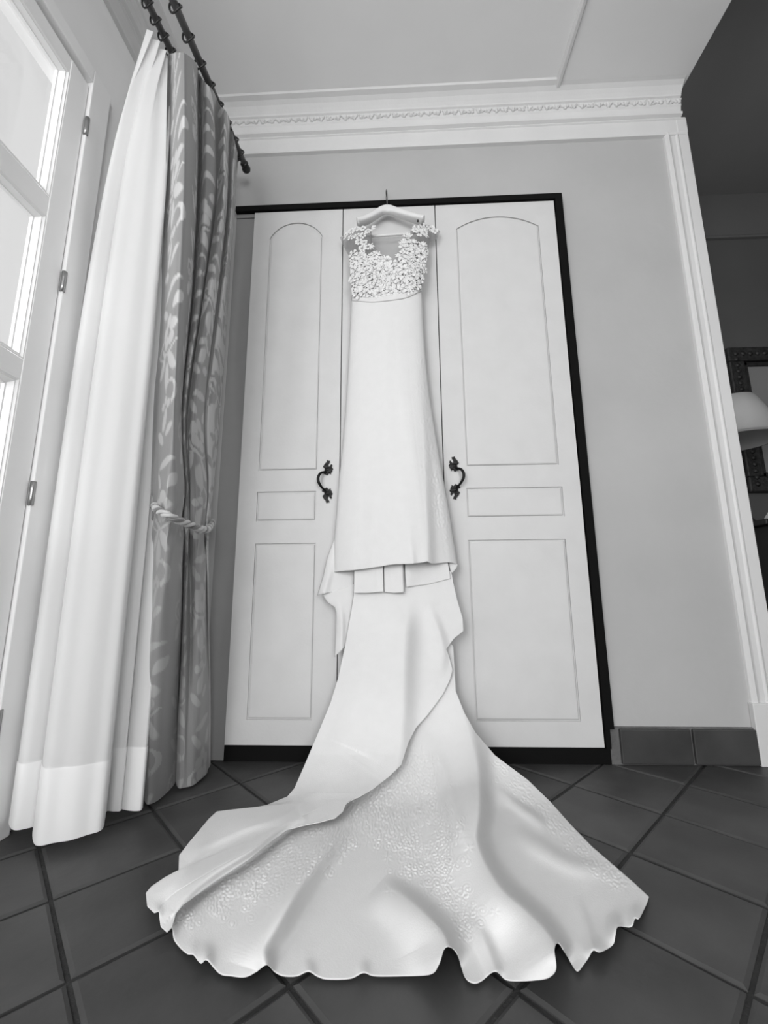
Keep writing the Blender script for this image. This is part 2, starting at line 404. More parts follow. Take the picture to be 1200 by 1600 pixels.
def make_handle(sgn, cxz, parent):
    """ornate bail pull: two pierced leaf plates and a bowed grip. traced in handle units of 1/13.33 px"""
    k = 1 / 13.333
    top = [(415, 385), (432, 398), (465, 402), (458, 430), (438, 455), (432, 498), (448, 528), (470, 520), (490, 486), (508, 474), (516, 498), (500, 535), (520, 548), (532, 575), (512, 592), (515, 622), (492, 640), (487, 676), (462, 652), (440, 668), (415, 698), (385, 682), (340, 662), (322, 628), (345, 622), (370, 612), (372, 585), (374, 556), (352, 540), (333, 522), (348, 500), (362, 468), (385, 446), (404, 428)]
    h1 = [(385, 480), (408, 478), (412, 500), (396, 512), (378, 500)]; h2 = [(388, 545), (406, 545), (412, 575), (402, 600), (390, 590)]
    bot = [(x, 1670 - z) for x, z in top]
    bot_h = [[(x, 1670 - z) for x, z in h] for h in (h1, h2)]
    for nm, outer, holes in (('plate', top, (h1, h2)), ('plate', bot, bot_h)):
        cu = bpy.data.curves.new(nm, 'CURVE'); cu.dimensions = '2D'; cu.fill_mode = 'BOTH'; cu.extrude = .002; cu.bevel_depth = .0012; cu.bevel_resolution = 1
        for poly in (outer,) + tuple(holes):
            sp = cu.splines.new('POLY'); sp.points.add(len(poly) - 1); sp.use_cyclic_u = True
            for q, (x, z) in zip(sp.points, poly):
                q.co = (sgn * (x - 420) * k * PXM, -(z - 835) * k * PXM, 0, 1)
        tmp = bpy.data.objects.new(nm, cu); COL.objects.link(tmp)
        dg = bpy.context.evaluated_depsgraph_get(); me = bpy.data.meshes.new_from_object(tmp.evaluated_get(dg))
        bpy.data.objects.remove(tmp); bpy.data.curves.remove(cu)
        bm = bmesh.new(); bm.from_mesh(me)
        for v in bm.verts:
            x, y, z = v.co; r = math.hypot(x, abs(y) - .047)
            v.co = (cxz[0] + x, YD - .004 - z - .006 * math.exp(-(r / .012) ** 2), cxz[1] + y)
        bm.to_mesh(me); bm.free(); acc.append(me)
    pts = [(400, 640, .006), (350, 652, .016), (300, 690, .026), (268, 750, .032), (258, 815, .034), (268, 880, .032), (300, 945, .026), (345, 1000, .016), (395, 1030, .006)]
    P = catmull([(cxz[0] + sgn * (x - 420) * k * PXM, YD - y, cxz[1] - (z - 835) * k * PXM) for x, z, y in pts], np.linspace(0, 8, 33))
    bm = bmesh.new(); tube_mesh(bm, P, [.0036 + .0026 * math.sin(PI * i / 32) for i in range(33)], 8)
    for me in acc: bm.from_mesh(me)
    acc.clear()
    return from_bm('handle', bm, M['iron'], parent, True)
acc = []
PXM = float(np.linalg.norm(onY(YD, 520, 752) - onY(YD, 519, 752)))
def door(x0, x1, outlines):
    x0 += .0022; x1 -= .0022
    bm = bmesh.new(); box_bm(bm, x0, x1, YD + GD, -.006, DZ0, DZ1)
    if outlines:
        me = curve_fill([(x0, DZ0), (x1, DZ0), (x1, DZ1), (x0, DZ1)], outlines, GD / 2)
        b2 = bmesh.new(); b2.from_mesh(me)
        for v in b2.verts: x, y, z = v.co; v.co = (x, YD + GD / 2 - z, y)
        b2.to_mesh(me); b2.free(); bm.from_mesh(me)
    else: box_bm(bm, x0, x1, YD, YD + GD, DZ0, DZ1)
    d = from_bm('door', bm, M['door'], wd)
    for o_ in outlines: panel('panel', o_, YD, d)
    return d
def outlines(rows):
    out = []
    for tl, tr, bl, br, apex in rows:
        a, b, z0, zs = px_rect(tl, tr, bl, br)
        out.append(arch_outline(a, b, z0, zs, pxq(((tl[0] + tr[0]) / 2, apex))[1] if apex else 0))
    return out
dl = door(DX0, G1, outlines([((421, 372), (505, 370), (405, 735), (495, 735), 348), ((402, 769), (494, 767), (400, 814), (493, 814), None), ((398, 850), (494, 848), (386, 1125), (487, 1125), None)]))
dc = door(G1, G2, [])
dr = door(G2, DX1, outlines([((718, 356), (842, 354), (723, 728), (873, 727), 338), ((728, 762), (879, 761), (731, 808), (882, 807), None), ((733, 844), (885, 842), (742, 1127), (906, 1127), None)]))
make_handle(1, pxq((511.5, 752.5)), dl)
make_handle(-1, pxq((710.5, 747)), dr)

# ------------------------------------------------------------------ window in the left wall
wi = empty('window_1', kind='structure')
XF = XL
fy0, fy1, fz1 = -.607, -.522, 2.44      # hinge line, outer edge, top of the frame
bm = bmesh.new()
box_bm(bm, XF - .10, XF + .020, fy0, fy1, 0, fz1, .003); box_bm(bm, XF - .10, XF + .020, -2.34, fy0, 2.385, fz1, .003); box_bm(bm, XF - .10, XF + .020, -2.34, -2.26, 0, 2.385, .003)
box_bm(bm, XF - .10, XF - .050, fy0 - .022, fy0 + .002, 0, 2.39, .002); box_bm(bm, XF - .10, XF - .050, -2.28, fy0, 2.345, 2.39, .002)
from_bm('frame', bm, M['frame'], wi)
bars = [2.365, 2.31, 1.828, 1.76, 1.286, 1.227, .753, .69, .22, .07]
for s, (ya, yb) in enumerate(((-1.43, fy0 - .004), (-2.255, -1.436))):
    bm = bmesh.new()
    st = .075
    box_bm(bm, XF - .045, XF + .010, yb - st, yb, .07, 2.365, .002); box_bm(bm, XF - .045, XF + .010, ya, ya + st, .07, 2.365, .002)
    for k in range(0, 10, 2): box_bm(bm, XF - .045, XF + .008, ya + st, yb - st, bars[k + 1], bars[k], .002)
    sash = from_bm('sash', bm, M['frame'], wi)
    for k in range(1, 9, 2):
        z1, z0 = bars[k], bars[k + 1]
        box('pane', XF - .022, XF - .018, ya + st, yb - st, z0, z1, M['glass'], sash)
        bm = bmesh.new(); prof = ((0, .0085), (.004, .0090), (.009, .004), (.012, .0045), (.020, -.010), (.024, -.0105), (.026, -.018))   # stepped bead round each pane
        rg4 = [[bm.verts.new((XF + x, yy, zz)) for yy, zz in ((ya + st + d, z0 + d), (yb - st - d, z0 + d), (yb - st - d, z1 - d), (ya + st + d, z1 - d))] for d, x in prof]
        for r1_, r2_ in zip(rg4, rg4[1:]):
            for k4 in range(4): bm.faces.new((r1_[k4], r1_[(k4 + 1) % 4], r2_[(k4 + 1) % 4], r2_[k4]))
        from_bm('glazing_bead', bm, M['bead'], sash)
    if s == 0:
        for z in (2.20, 1.60, .915, .30):
            tube('hinge', [(XF + .018, fy0 + .001, z - .035), (XF + .018, fy0 + .001, z - .012), (XF + .018, fy0 + .001, z + .012), (XF + .018, fy0 + .001, z + .035)], .0075, M['steel'], sash)

# ------------------------------------------------------------------ curtain rods
RF, RB = on(0, -.750, 270, 0), onY(-.115, 381, 254)          # front rod: a point where it leaves the picture, and its finial
SF = on(0, -.862, 229, 0); SB = SF + (RB - RF) / (RB[1] - RF[1]) * (-.15 - SF[1])
def rod_at(P, Q, y): return P + (Q - P) * ((y - P[1]) / (Q[1] - P[1]))
for P, Q, rr, lab in ((RF, RB, .013, 'dark front curtain rod carrying the patterned drape, with finial near the corner'), (SF, SB, .012, 'thin rear curtain rod behind the drape, carrying the white sheer curtain')):
    r = empty('curtain_rod', tuple(Q), label=lab, cat='curtain rod')
    tube('rod', [tuple(rod_at(P, Q, -2.5)), tuple(rod_at(P, Q, -1.3)), tuple(Q)], rr, M['rod'], r, 12)
    f = lathe('finial', [(.0, -.005), (.016, 0), (.019, .006), (.012, .012), (.018, .020), (.021, .030), (.018, .040), (.009, .046), (.0, .048)], (0, 0, 0), M['ring'], r, 14)
    f.rotation_euler = (-PI / 2, 0, 0); f.location = (0, 0, 0)
    for by in (Q[1] - .03, -2.1):
        x, y, z = rod_at(P, Q, by)
        bm = bmesh.new(); tube_mesh(bm, [(XL + .004, by, z - .03), (XL + .05, by, z - .03), (x - .02, by, z - .022), (x, by, z - .014)], .007, 8)
        box_bm(bm, XL, XL + .008, by - .02, by + .02, z - .07, z + .01, .002)
        from_bm('bracket', bm, M['ring'], r)

# ------------------------------------------------------------------ curtains
def cloth_rows(rows, ncol, nrow, rowt=None):
    """rows: list of (n,3) arrays top to bottom -> (nrow,ncol,3)"""
    R = np.array([catmull(r, np.linspace(0, len(r) - 1, ncol)) for r in rows])       # (k,ncol,3)
    t = np.linspace(0, len(rows) - 1, nrow)
    return np.stack([catmull(R[:, c], t) for c in range(ncol)], 1)

# white sheer: vertical folds standing on the floor plan read from its hem
plan = [(-10, 1275), (8, 1284), (22, 1297), (45, 1294), (60, 1290), (52, 1300), (57, 1321), (85, 1317), (110, 1313), (135, 1305), (158, 1297), (163, 1280), (166, 1268), (178, 1268), (188, 1267), (187.5, 1259), (190, 1264), (204, 1267), (218, 1267), (222, 1263)]
hz = np.array([.05, .045, .04, .035, .03, .025, .02, .022, .024, .026, .028, .03, .03, .03, .03, .03, .03, .03, .03, .03])
hem = np.array([on(2, z, *p) for p, z in zip(plan, hz)])
hem[:, 0] = np.maximum(hem[:, 0], XL + .035)
lines = []
for zt, fl_ in ((2.565, 1.0), (2.35, .55), (2.1, .26), (1.6, .06), (1.0, .0), (.5, 0), (.20, 0), (.045, 0)):
    r = hem.copy(); r[:, 2] = zt if zt > .05 else hem[:, 2]
    ct = np.stack([np.linspace(-.86, -.81, len(r)), np.linspace(-.635, -.47, len(r)), r[:, 2]], 1)      # gathered heading on the rod
    ct[:, 0] += .018 * np.sin(np.arange(len(r)) * 2.0)
    lines.append(r * (1 - fl_) + ct * fl_)
sheer = empty('sheer_curtain', tuple(hem[8]), label='long white sheer curtain hanging in straight folds beside the tall window', cat='curtain')
V = cloth_rows(lines, 150, 120)
o = grid_mesh('sheer_cloth', V, M['sheer'], sheer)
V2 = cloth_rows([lines[-2] * 1.0 - np.array([0, 0, .005]), (lines[-2] + lines[-1]) / 2, lines[-1] + np.array([0, 0, .001])], 150, 14)
nv = np.cross(np.gradient(V2, axis=1), np.gradient(V2, axis=0)); nv /= np.linalg.norm(nv, axis=-1, keepdims=True) + 1e-9
sgn = np.sign(((CAMPOS - V2) * nv).sum(-1).mean())
grid_mesh('hem_band', V2 + nv * sgn * .0018, M['sheerhem'], sheer)
for y in (-.645, -.60, -.555, -.51):
    rx0, _, rz0 = rod_at(SF, SB, y)
    bm = bmesh.new(); tube_mesh(bm, [(rx0 + .019 * math.cos(a), y + .004 * math.sin(2 * a), rz0 - .004 + .019 * math.sin(a)) for a in np.linspace(0, 2 * PI, 21)], .0035, 6)
    from_bm('ring', bm, M['ring'], sheer, True)

# patterned drape: one sheet, pleats followed from the rod through the tie to the hem
XA = np.array([-.80, -.80, -.70, -.655, -.70, -.78, -.70, -.68, -.71, -.69, -.655, -.69, -.715, -.68, -.74])
XM = np.array([-.84, -.80, -.70, -.665, -.70, -.765, -.72, -.70, -.72, -.69, -.665, -.69, -.71, -.69, -.76])
pr = [
 (XA, [(262, 84), (267, 84), (277, 82), (290, 84), (306, 98), (311, 114), (320, 128), (332, 140), (338, 152), (344, 165), (352, 172), (358, 184), (361, 195), (368, 226), (373, 243)]),
 (XA, [(260, 190), (266, 190), (277, 190), (291, 190), (307, 195), (312, 200), (320, 210), (334, 215), (339, 222), (343, 230), (351, 235), (356, 245), (359, 255), (364, 275), (369, 290)]),
 (XA, [(258, 300), (264, 300), (275, 300), (290, 300), (306, 300), (311, 305), (318, 310), (333, 310), (338, 315), (341, 320), (349, 320), (354, 325), (356, 330), (361, 340), (365, 350)]),
 (XM, [(250, 460), (256, 460), (269, 460), (284, 460), (297, 460), (302, 460), (306, 460), (315, 460), (318, 462), (320, 465), (330, 465), (338, 468), (340, 470), (349, 475), (356, 480)]),
 (XM, [(240, 640), (248, 640), (264, 640), (274, 640), (283, 640), (284, 640), (285, 640), (290, 640), (294, 640), (297, 640), (306, 640), (318, 640), (320, 640), (333, 640), (345, 640)]),
 (XM, [(236, 750), (244, 750), (259, 750), (274, 755), (288, 758), (289, 758), (290, 760), (293, 760), (296, 760), (299, 760), (311, 760), (322, 762), (324, 764), (328, 765), (333, 766)]),
 (XM, [(238, 788), (243, 791), (256, 799), (271, 807), (284, 813), (286, 814), (288, 815), (292, 817), (296, 818), (299, 819), (309, 823), (318, 826), (320, 827), (323, 828), (326, 826)]),
 (XM, [(234, 850), (239, 852), (253, 857), (268, 862), (284, 868), (286, 868), (289, 868), (293, 870), (297, 870), (301, 870), (311, 872), (320, 872), (322, 872), (324, 872), (326, 872)]),
 (XM, [(224, 1000), (230, 1000), (240, 1000), (260, 1000), (281, 1000), (283, 1000), (285, 1000), (290, 1000), (297, 1000), (303, 1000), (312, 1000), (321, 1000), (324, 1000), (326, 1000), (328, 1000)]),
 (XM, [(219, 1120), (225, 1120), (234, 1120), (254, 1120), (276, 1115), (278, 1110), (280, 1115), (287, 1118), (294, 1118), (303, 1115), (313, 1110), (323, 1105), (326, 1100), (328, 1098), (329, 1095)]),
 (None, [(229, 1243), (226, 1251), (231, 1257), (250, 1249), (272, 1225), (274.5, 1212), (277, 1230), (286, 1231), (294, 1229.5), (303, 1226), (313, 1219), (322, 1209), (325.5, 1203), (328, 1196), (329.5, 1186)]),
]
botx = np.array([on(2, .012, *p)[0] for p in pr[-1][1]])
rows = []
for k, (xa, ps) in enumerate(pr):
    if xa is None: rows.append(np.array([on(2, .012, *p) for p in ps])); continue
    x = xa.copy()
    if k in (5, 6): x = -.725 + (x + .725) * .55
    if k == 4: x = -.72 + (x + .72) * .75
    if k == 7: x = -.725 + (x + .725) * .7
    if k == 8: x = .5 * x + .5 * botx
    if k == 9: x = .2 * x + .8 * botx
    rows.append(np.array([on(0, xx, *p) for xx, p in zip(x, ps)]))
for r in rows[:3]: r[:, 1] = np.minimum(r[:, 1], -.035)
rows = [np.column_stack([r[:, 0], np.minimum(r[:, 1], -.030), r[:, 2]]) for r in rows]
NC, NR = 240, 520
V = cloth_rows(rows, NC, NR)
# fine satin creases, strongest where the tie gathers the cloth
tt = np.linspace(0, 1, NR)[:, None]; ss = np.linspace(0, 1, NC)[None, :]
cre = .0035 * np.exp(-((tt - .60) / .13) ** 2) * np.sin(ss * 95 + 6 * np.sin(tt * 9)) + .003 * np.sin(ss * 38 + tt * 22) * np.clip(tt * 1.6 - .5, 0, 1) * .6
V[..., 0] += cre
# woven motif: flowers, leaves and scrolls in cloth coordinates (metres)
mid = V[int(NR * .2)]; sl = np.concatenate([[0], np.cumsum(np.linalg.norm(np.diff(mid, axis=0), axis=1))])
S = np.repeat(sl[None, :], NR, 0) / 2.5; T = V[..., 2]
mask = np.zeros_like(S)
def blob(cx, cy, rx, ry, a, s, t):
    x = s - cx; y = t - cy; c, si = math.cos(a), math.sin(a)
    return np.clip(1.5 - 1.5 * (((x * c + y * si) / rx) ** 2 + ((-x * si + y * c) / ry) ** 2) * 1.0 + 0.0, 0, 1)
def arc(cx, cy, R, a0, a1, wd_, s, t):
    x = s - cx; y = t - cy; r = np.hypot(x, y); a = np.mod(np.arctan2(y, x) - a0, 2 * PI)
    return ((np.abs(r - R) < wd_ * (1.1 - a / (a1 - a0) * .7)) & (a < (a1 - a0))).astype(float)
PW, PH = .30, .46
for hd in (0, 1):
    s = np.mod(S + hd * PW / 2, PW); t = np.mod(T / 1.2 + hd * PH / 2 + .05, PH)
    q = np.zeros_like(S)
    for k in range(5):                                          # rosette
        a = 2 * PI * k / 5 + .3; q = np.maximum(q, blob(.085 + .026 * math.cos(a), .33 + .028 * math.sin(a), .019, .018, 0, s, t))
    q = np.where(((s - .085) ** 2 + (t - .33) ** 2) < .009 ** 2, 0, q)
    for (lx, ly, a, L) in ((.04, .25, 1.0, .034), (.105, .245, 2.2, .036), (.075, .215, 1.57, .040), (.05, .40, 2.3, .030), (.125, .40, .9, .030), (.07, .10, 1.2, .036), (.10, .07, .5, .028), (.045, .055, 2.4, .030)):
        q = np.maximum(q, blob(lx, ly, L, L * .42, a, s, t))
    for k in range(3): q = np.maximum(q, blob(.055 + .02 * k, .150 - .012 * abs(k - 1), .013, .013, 0, s, t))
    q = np.maximum(q, arc(.10, .165, .030, -1.2, 3.2, .006, s, t)); q = np.maximum(q, arc(.045, .30, .026, 1.0, 5.2, .005, s, t)); q = np.maximum(q, arc(.085, .33, .055, 3.6, 5.6, .006, s, t))
    q = np.maximum(q, blob(.09, .445, .05, .012, .3, s, t))
    mask = np.maximum(mask, np.clip(q * 2.0, 0, 1))
fade = np.clip(.45 + .7 * (T - .85), .35, 1)                    # the weave shows less below the tie where the cloth is turned
dm = mat('damask_satin', .3, .42, .06, 300, sheen=.2)
nt = dm.node_tree; b = nt.nodes['Principled BSDF']
at = nt.nodes.new('ShaderNodeAttribute'); at.attribute_name = 'motif'
ge = nt.nodes.new('ShaderNodeNewGeometry')
fl1 = nt.nodes.new('ShaderNodeMath'); fl1.operation = 'SUBTRACT'; fl1.inputs[0].default_value = 1.0; nt.links.new(ge.outputs['Backfacing'], fl1.inputs[1])
sw = nt.nodes.new('ShaderNodeMath'); sw.operation = 'SUBTRACT'; nt.links.new(at.outputs['Fac'], sw.inputs[0]); nt.links.new(fl1.outputs[0], sw.inputs[1])
ab = nt.nodes.new('ShaderNodeMath'); ab.operation = 'ABSOLUTE'; nt.links.new(sw.outputs[0], ab.inputs[0])
mr = nt.nodes.new('ShaderNodeMapRange'); mr.inputs['To Min'].default_value = .23; mr.inputs['To Max'].default_value = .54; nt.links.new(ab.outputs[0], mr.inputs['Value'])
cc = nt.nodes.new('ShaderNodeCombineColor')
for k in range(3): nt.links.new(mr.outputs[0], cc.inputs[k])
nt.links.new(cc.outputs[0], b.inputs['Base Color'])
drape = empty('patterned_drape', tuple(rows[-1][8]), label='grey floral damask drape tied back with a rope beside the wardrobe', cat='curtain')
o = grid_mesh('drape_cloth', V, dm, drape)
atr = o.data.attributes.new('motif', 'FLOAT', 'POINT'); atr.data.foreach_set('value', np.where(np.arange(NC)[None, :] > NC * .885, .85 - mask * fade, mask * fade).reshape(-1).astype(np.float32))
for y in (-.66, -.58, -.50, -.43, -.36, -.29, -.22, -.165):
    rx0, _, rz0 = rod_at(RF, RB, y)
    bm = bmesh.new(); tube_mesh(bm, [(rx0 + .021 * math.cos(a), y + .004 * math.sin(2 * a), rz0 - .005 + .021 * math.sin(a)) for a in np.linspace(0, 2 * PI, 21)], .0038, 6)
    from_bm('ring', bm, M['ring'], drape, True)

# twisted rope round the drape
tp = [(-1.065, -.14, .96), (-.93, -.22, .94), (-.865, -.36, .90)] + [tuple(on(0, x, *p)) for x, p in ((-.79, (240, 790)), (-.71, (245, 796)), (-.665, (258, 803)), (-.640, (274, 811)), (-.632, (290, 817)), (-.628, (304, 823)), (-.628, (316, 827)), (-.655, (325, 827)), (-.70, (328, 822)), (-.76, (328.5, 814)))] + [(-.90, -.10, .95), (-1.065, -.08, .98)]
C = catmull(tp, np.linspace(0, len(tp) - 1, 260))
tb = empty('curtain_tieback', tuple(C[120]), label='twisted two-tone silk rope holding the patterned drape back', cat='tieback')
tg = np.gradient(C, axis=0); tg /= np.linalg.norm(tg, axis=1, keepdims=True)
up = np.array([0, 0, 1.0]); e1 = np.cross(tg, up); e1 /= np.linalg.norm(e1, axis=1, keepdims=True); e2 = np.cross(e1, tg)
ln = np.concatenate([[0], np.cumsum(np.linalg.norm(np.diff(C, axis=0), axis=1))])
for k in range(3):
    a = ln / .085 * 2 * PI + k * 2 * PI / 3
    tube('strand', C + .0060 * (e1 * np.cos(a)[:, None] + e2 * np.sin(a)[:, None]), .0058, M['rope2'] if k == 0 else M['rope'], tb, 8)

# ------------------------------------------------------------------ wedding dress
def sdf(P, y0, r):
    """distance in front of a sheet that hangs at y0 and rounds into the floor with radius r"""
    y, z = P[..., 1], P[..., 2]; yc, zc = y0 - r, r
    d = r - np.hypot(y - yc, z - zc)
    d = np.where(z > zc, y0 - y, d); d = np.where((y < yc) & (z <= zc), z, d)
    return d
def drape_on(px, py, off, y0, r):
    R = ray(px, py); lo = np.full(np.shape(px), .5); hi = np.full(np.shape(px), 4.0)
    for _ in range(34):
        m_ = (lo + hi) / 2; f_ = sdf(CAMPOS + R * m_[..., None], y0, r) - off
        lo = np.where(f_ > 0, m_, lo); hi = np.where(f_ > 0, hi, m_)
    return CAMPOS + R * lo[..., None]
def resample(poly, n, smooth=False):
    p = np.array(poly, float); L = np.concatenate([[0], np.cumsum(np.hypot(*np.diff(p, axis=0).T))]); t = np.linspace(0, L[-1], n)
    if smooth:
        tt_ = np.interp(t, L, np.arange(len(p))); return catmull(p, tt_)
    return np.stack([np.interp(t, L, p[:, 0]), np.interp(t, L, p[:, 1])], 1)
def coons(T, B, L, Rr, nu, nv, smooth=True, p=1, sb=None, gR=None, fine=0):
    T, B = resample(T, nu, smooth), resample(B, nu, smooth if sb is None else sb); L, Rr = resample(L, nv, smooth), resample(Rr, nv, smooth)
    if gR is not None:                       # let the right edge run ahead of the left one
        k = np.interp(np.linspace(0, 1, nv), *gR) * (nv - 1); Rr = np.stack([np.interp(k, np.arange(nv), Rr[:, c]) for c in (0, 1)], 1)
    u = np.linspace(0, 1, nu)[None, :, None]; v = np.linspace(0, 1, nv)[:, None, None]
    dT = T[None] - (1 - u) * T[0] - u * T[-1]; dB = B[None] - (1 - u) * B[0] - u * B[-1]
    if fine:                                 # scallops stay near the hem; only the hem's overall sweep reaches inwards
        w_ = np.hanning(2 * fine + 1); w_ /= w_.sum(); dS = np.stack([np.convolve(np.concatenate([2 * dB[0, :1, c] - dB[0, fine:0:-1, c], dB[0, :, c], 2 * dB[0, -1:, c] - dB[0, -2:-fine - 2:-1, c]]), w_, 'valid') for c in (0, 1)], -1)[None]
        return (1 - u) * L[:, None] + u * Rr[:, None] + (1 - v) ** p * dT + v ** p * dS + v ** 9 * (dB - dS)
    return (1 - u) * L[:, None] + u * Rr[:, None] + (1 - v) ** p * dT + v ** p * dB
def ridge(X, Y, pts, wl, wr):
    """smooth crest along a polyline of (x, y, height); wl / wr: fall-off on its left / right side looking down the line"""
    best = np.full(X.shape, 1e9); hh = np.zeros(X.shape); side = np.zeros(X.shape)
    P = catmull(np.array([(a, b, c) for a, b, c in pts], float), np.linspace(0, len(pts) - 1, max(2, (len(pts) - 1) * 6 + 1)))
    for a, b in zip(P[:-1], P[1:]):
        dx, dy = b[0] - a[0], b[1] - a[1]; L2 = dx * dx + dy * dy + 1e-9
        t = np.clip(((X - a[0]) * dx + (Y - a[1]) * dy) / L2, 0, 1)
        ex, ey = X - a[0] - t * dx, Y - a[1] - t * dy; d = np.hypot(ex, ey); m_ = d < best
        best = np.where(m_, d, best); hh = np.where(m_, a[2] + t * (b[2] - a[2]), hh); side = np.where(m_, dx * ey - dy * ex, side)
    # for a line running down the picture, side > 0 is its left
    wv = np.where(side > 0, wl, wr); q = best / wv
    return hh * np.where(side > 0, np.exp(-q * q * 1.2), np.exp(-q * q * 1.2))
def lace_relief(X, Y, lines_, amp=.0022, n=520, seed=3):
    """raised cord scrolls of an applique, inside soft bands along polylines of (x, y, half-width)"""
    rg = np.random.default_rng(seed); Z = np.zeros(X.shape); pts = []
    for ln_ in lines_:
        p = np.array(ln_, float); seg = np.hypot(*np.diff(p[:, :2], axis=0).T); k = int(seg.sum() * .42 * np.mean(p[:, 2]) / 14)
        q = catmull(p, rg.uniform(0, len(p) - 1, k)); pts += [(a + rg.normal() * w_ * .5, b_ + rg.normal() * w_ * .5) for a, b_, w_ in q]
    for (cx, cy) in pts:
        m_ = (np.abs(X - cx) < 13) & (np.abs(Y - cy) < 13)
        if not m_.any(): continue
        dx, dy = X[m_] - cx, Y[m_] - cy; r = np.hypot(dx, dy); a = np.arctan2(dy, dx); k = rg.integers(0, 3); ph = rg.uniform(0, 6.28); R_ = rg.uniform(5, 10)
        if k == 0: f_ = np.cos(r * 1.25 + a + ph)
        elif k == 1: f_ = np.cos(5 * a + ph) * np.clip(r / 4, 0, 1)
        else: f_ = np.cos(r * 1.3 + ph)
        Z[m_] += np.clip(f_, -.25, 1) * np.exp(-(r / R_) ** 2 * 1.4)
    return amp * np.clip(Z, -.1, 1.3)

dress = empty('wedding_dress', (0, -.10, 2.25), label='white lace and crepe wedding dress on a hanger, long train spread on the tiles', cat='dress')

# -- train lying on the tiles
TT = [(562, 985), (590, 980), (640, 978), (690, 990), (708, 1010)]
TL_ = [(562, 985), (545, 1090), (520, 1190), (480, 1262), (420, 1292), (350, 1322), (310, 1345), (295, 1372), (280, 1384), (260, 1392), (250, 1396), (245, 1400)]
TR_ = [(708, 1010), (712, 1080), (726, 1115), (743, 1145), (773, 1180), (825, 1219), (860, 1253), (893, 1290), (925, 1323), (960, 1353), (990, 1379), (1014, 1401.5)]
TH = [(245, 1400), (246, 1410), (252, 1425), (256, 1442), (262, 1452), (269, 1449), (273, 1470), (291, 1489.5), (302, 1492), (313.5, 1505.5), (323.5, 1500), (343, 1521), (361, 1525), (382, 1527), (400, 1519), (417, 1508), (430, 1519), (443, 1525), (464, 1525), (482, 1518), (497, 1526), (512, 1530), (547, 1529), (568, 1520), (586, 1525), (630, 1525), (672, 1523), (685, 1509), (694, 1483), (704, 1480), (715, 1492), (726, 1526), (739, 1536), (752, 1533), (773, 1518), (791, 1531), (817, 1533), (845, 1531), (860, 1526), (869, 1513), (866.5, 1483), (873, 1474), (886, 1494), (901, 1517), (912, 1507), (921, 1494), (927, 1485), (938, 1488), (957.5, 1476.5), (962, 1460), (966, 1448), (986, 1448), (992, 1435), (999, 1435), (1009.5, 1414), (1014, 1401.5)]
G = coons(TT, TH, TL_, TR_, 640, 330, False, 1, True, None, 45); X, Y = G[..., 0], G[..., 1]
R3 = [(700, 1040, .0), (712, 1085, .02), (730, 1140, .045), (744, 1200, .076), (747, 1260, .078), (744, 1318, .062), (775, 1382, .054), (820, 1425, .046), (850, 1455, .050), (870, 1484, .055)]
R4 = [(596, 1376, .0), (612, 1390, .018), (640, 1410, .036), (672, 1438, .046), (692, 1462, .052), (702, 1490, .055)]
R1 = [(552, 1276, .0), (534, 1298, .012), (500, 1340, .036), (460, 1395, .050), (430, 1445, .042), (404, 1488, .026), (396, 1515, .012)]
R2 = [(470, 1280, .010), (440, 1300, .012), (391, 1338, .012), (343, 1368, .012), (300, 1398, .008), (275, 1420, .004)]
off = .004 + ridge(X, Y, R3, 62, 20) + ridge(X, Y, R4, 50, 18) + ridge(X, Y, R1, 34, 21) + ridge(X, Y, R2, 40, 6)
off += ridge(X, Y, [(735, 1430, 0), (758, 1475, .012), (774, 1517, .016)], 16, 12) + ridge(X, Y, [(770, 1225, 0), (800, 1252, .014), (832, 1275, .014), (858, 1300, .0)], 14, 10)
off += ridge(X, Y, [(790, 1290, 0), (830, 1315, .010), (880, 1345, .012), (930, 1360, .006)], 20, 16) + ridge(X, Y, [(360, 1310, .004), (330, 1325, .016), (290, 1345, .010)], 12, 12)
off += ridge(X, Y, [(655, 1130, 0), (690, 1200, .014), (705, 1260, .014), (728, 1330, .0)], 16, 14) + ridge(X, Y, [(900, 1400, .0), (915, 1440, .010), (925, 1482, .014)], 14, 12)
for hx, hy, hh_ in ((246, 1425, .012), (266, 1452, .014), (302, 1492, .006), (323, 1500, .012), (417, 1508, .018), (482, 1518, .010), (568, 1520, .010), (938, 1487, .010), (962, 1452, .018), (995, 1436, .014)):
    off += hh_ * np.exp(-(((X - hx) / 12) ** 2 + ((Y - hy) / 22) ** 2))
off += .0022 * np.sin(X * .021 + 1.3 * np.sin(Y * .017)) * np.sin(Y * .026 + .8) + .0015 * np.sin(X * .06 + Y * .035)
LB = [[(640, 1165, 22), (612, 1225, 38), (575, 1270, 40), (520, 1312, 42), (460, 1345, 42), (390, 1385, 40), (310, 1420, 28)], [(600, 1275, 30), (640, 1330, 40), (690, 1390, 40), (735, 1460, 22)], [(650, 1190, 30), (672, 1260, 34), (700, 1340, 30)], [(770, 1190, 12), (850, 1270, 14), (930, 1345, 16), (975, 1385, 16)], [(240, 1400, 8), (300, 1440, 20)]]
off = .0065 + np.logaddexp(0, (off - .0065) / .002) * .002          # soft floor: the cloth never dips into the tiles
off += lace_relief(X, Y, LB, .0014)
V = drape_on(X, Y, off, -.085, .30)
o = grid_mesh('train', V, M['satin'], dress); solidify(o, .0016, 0)

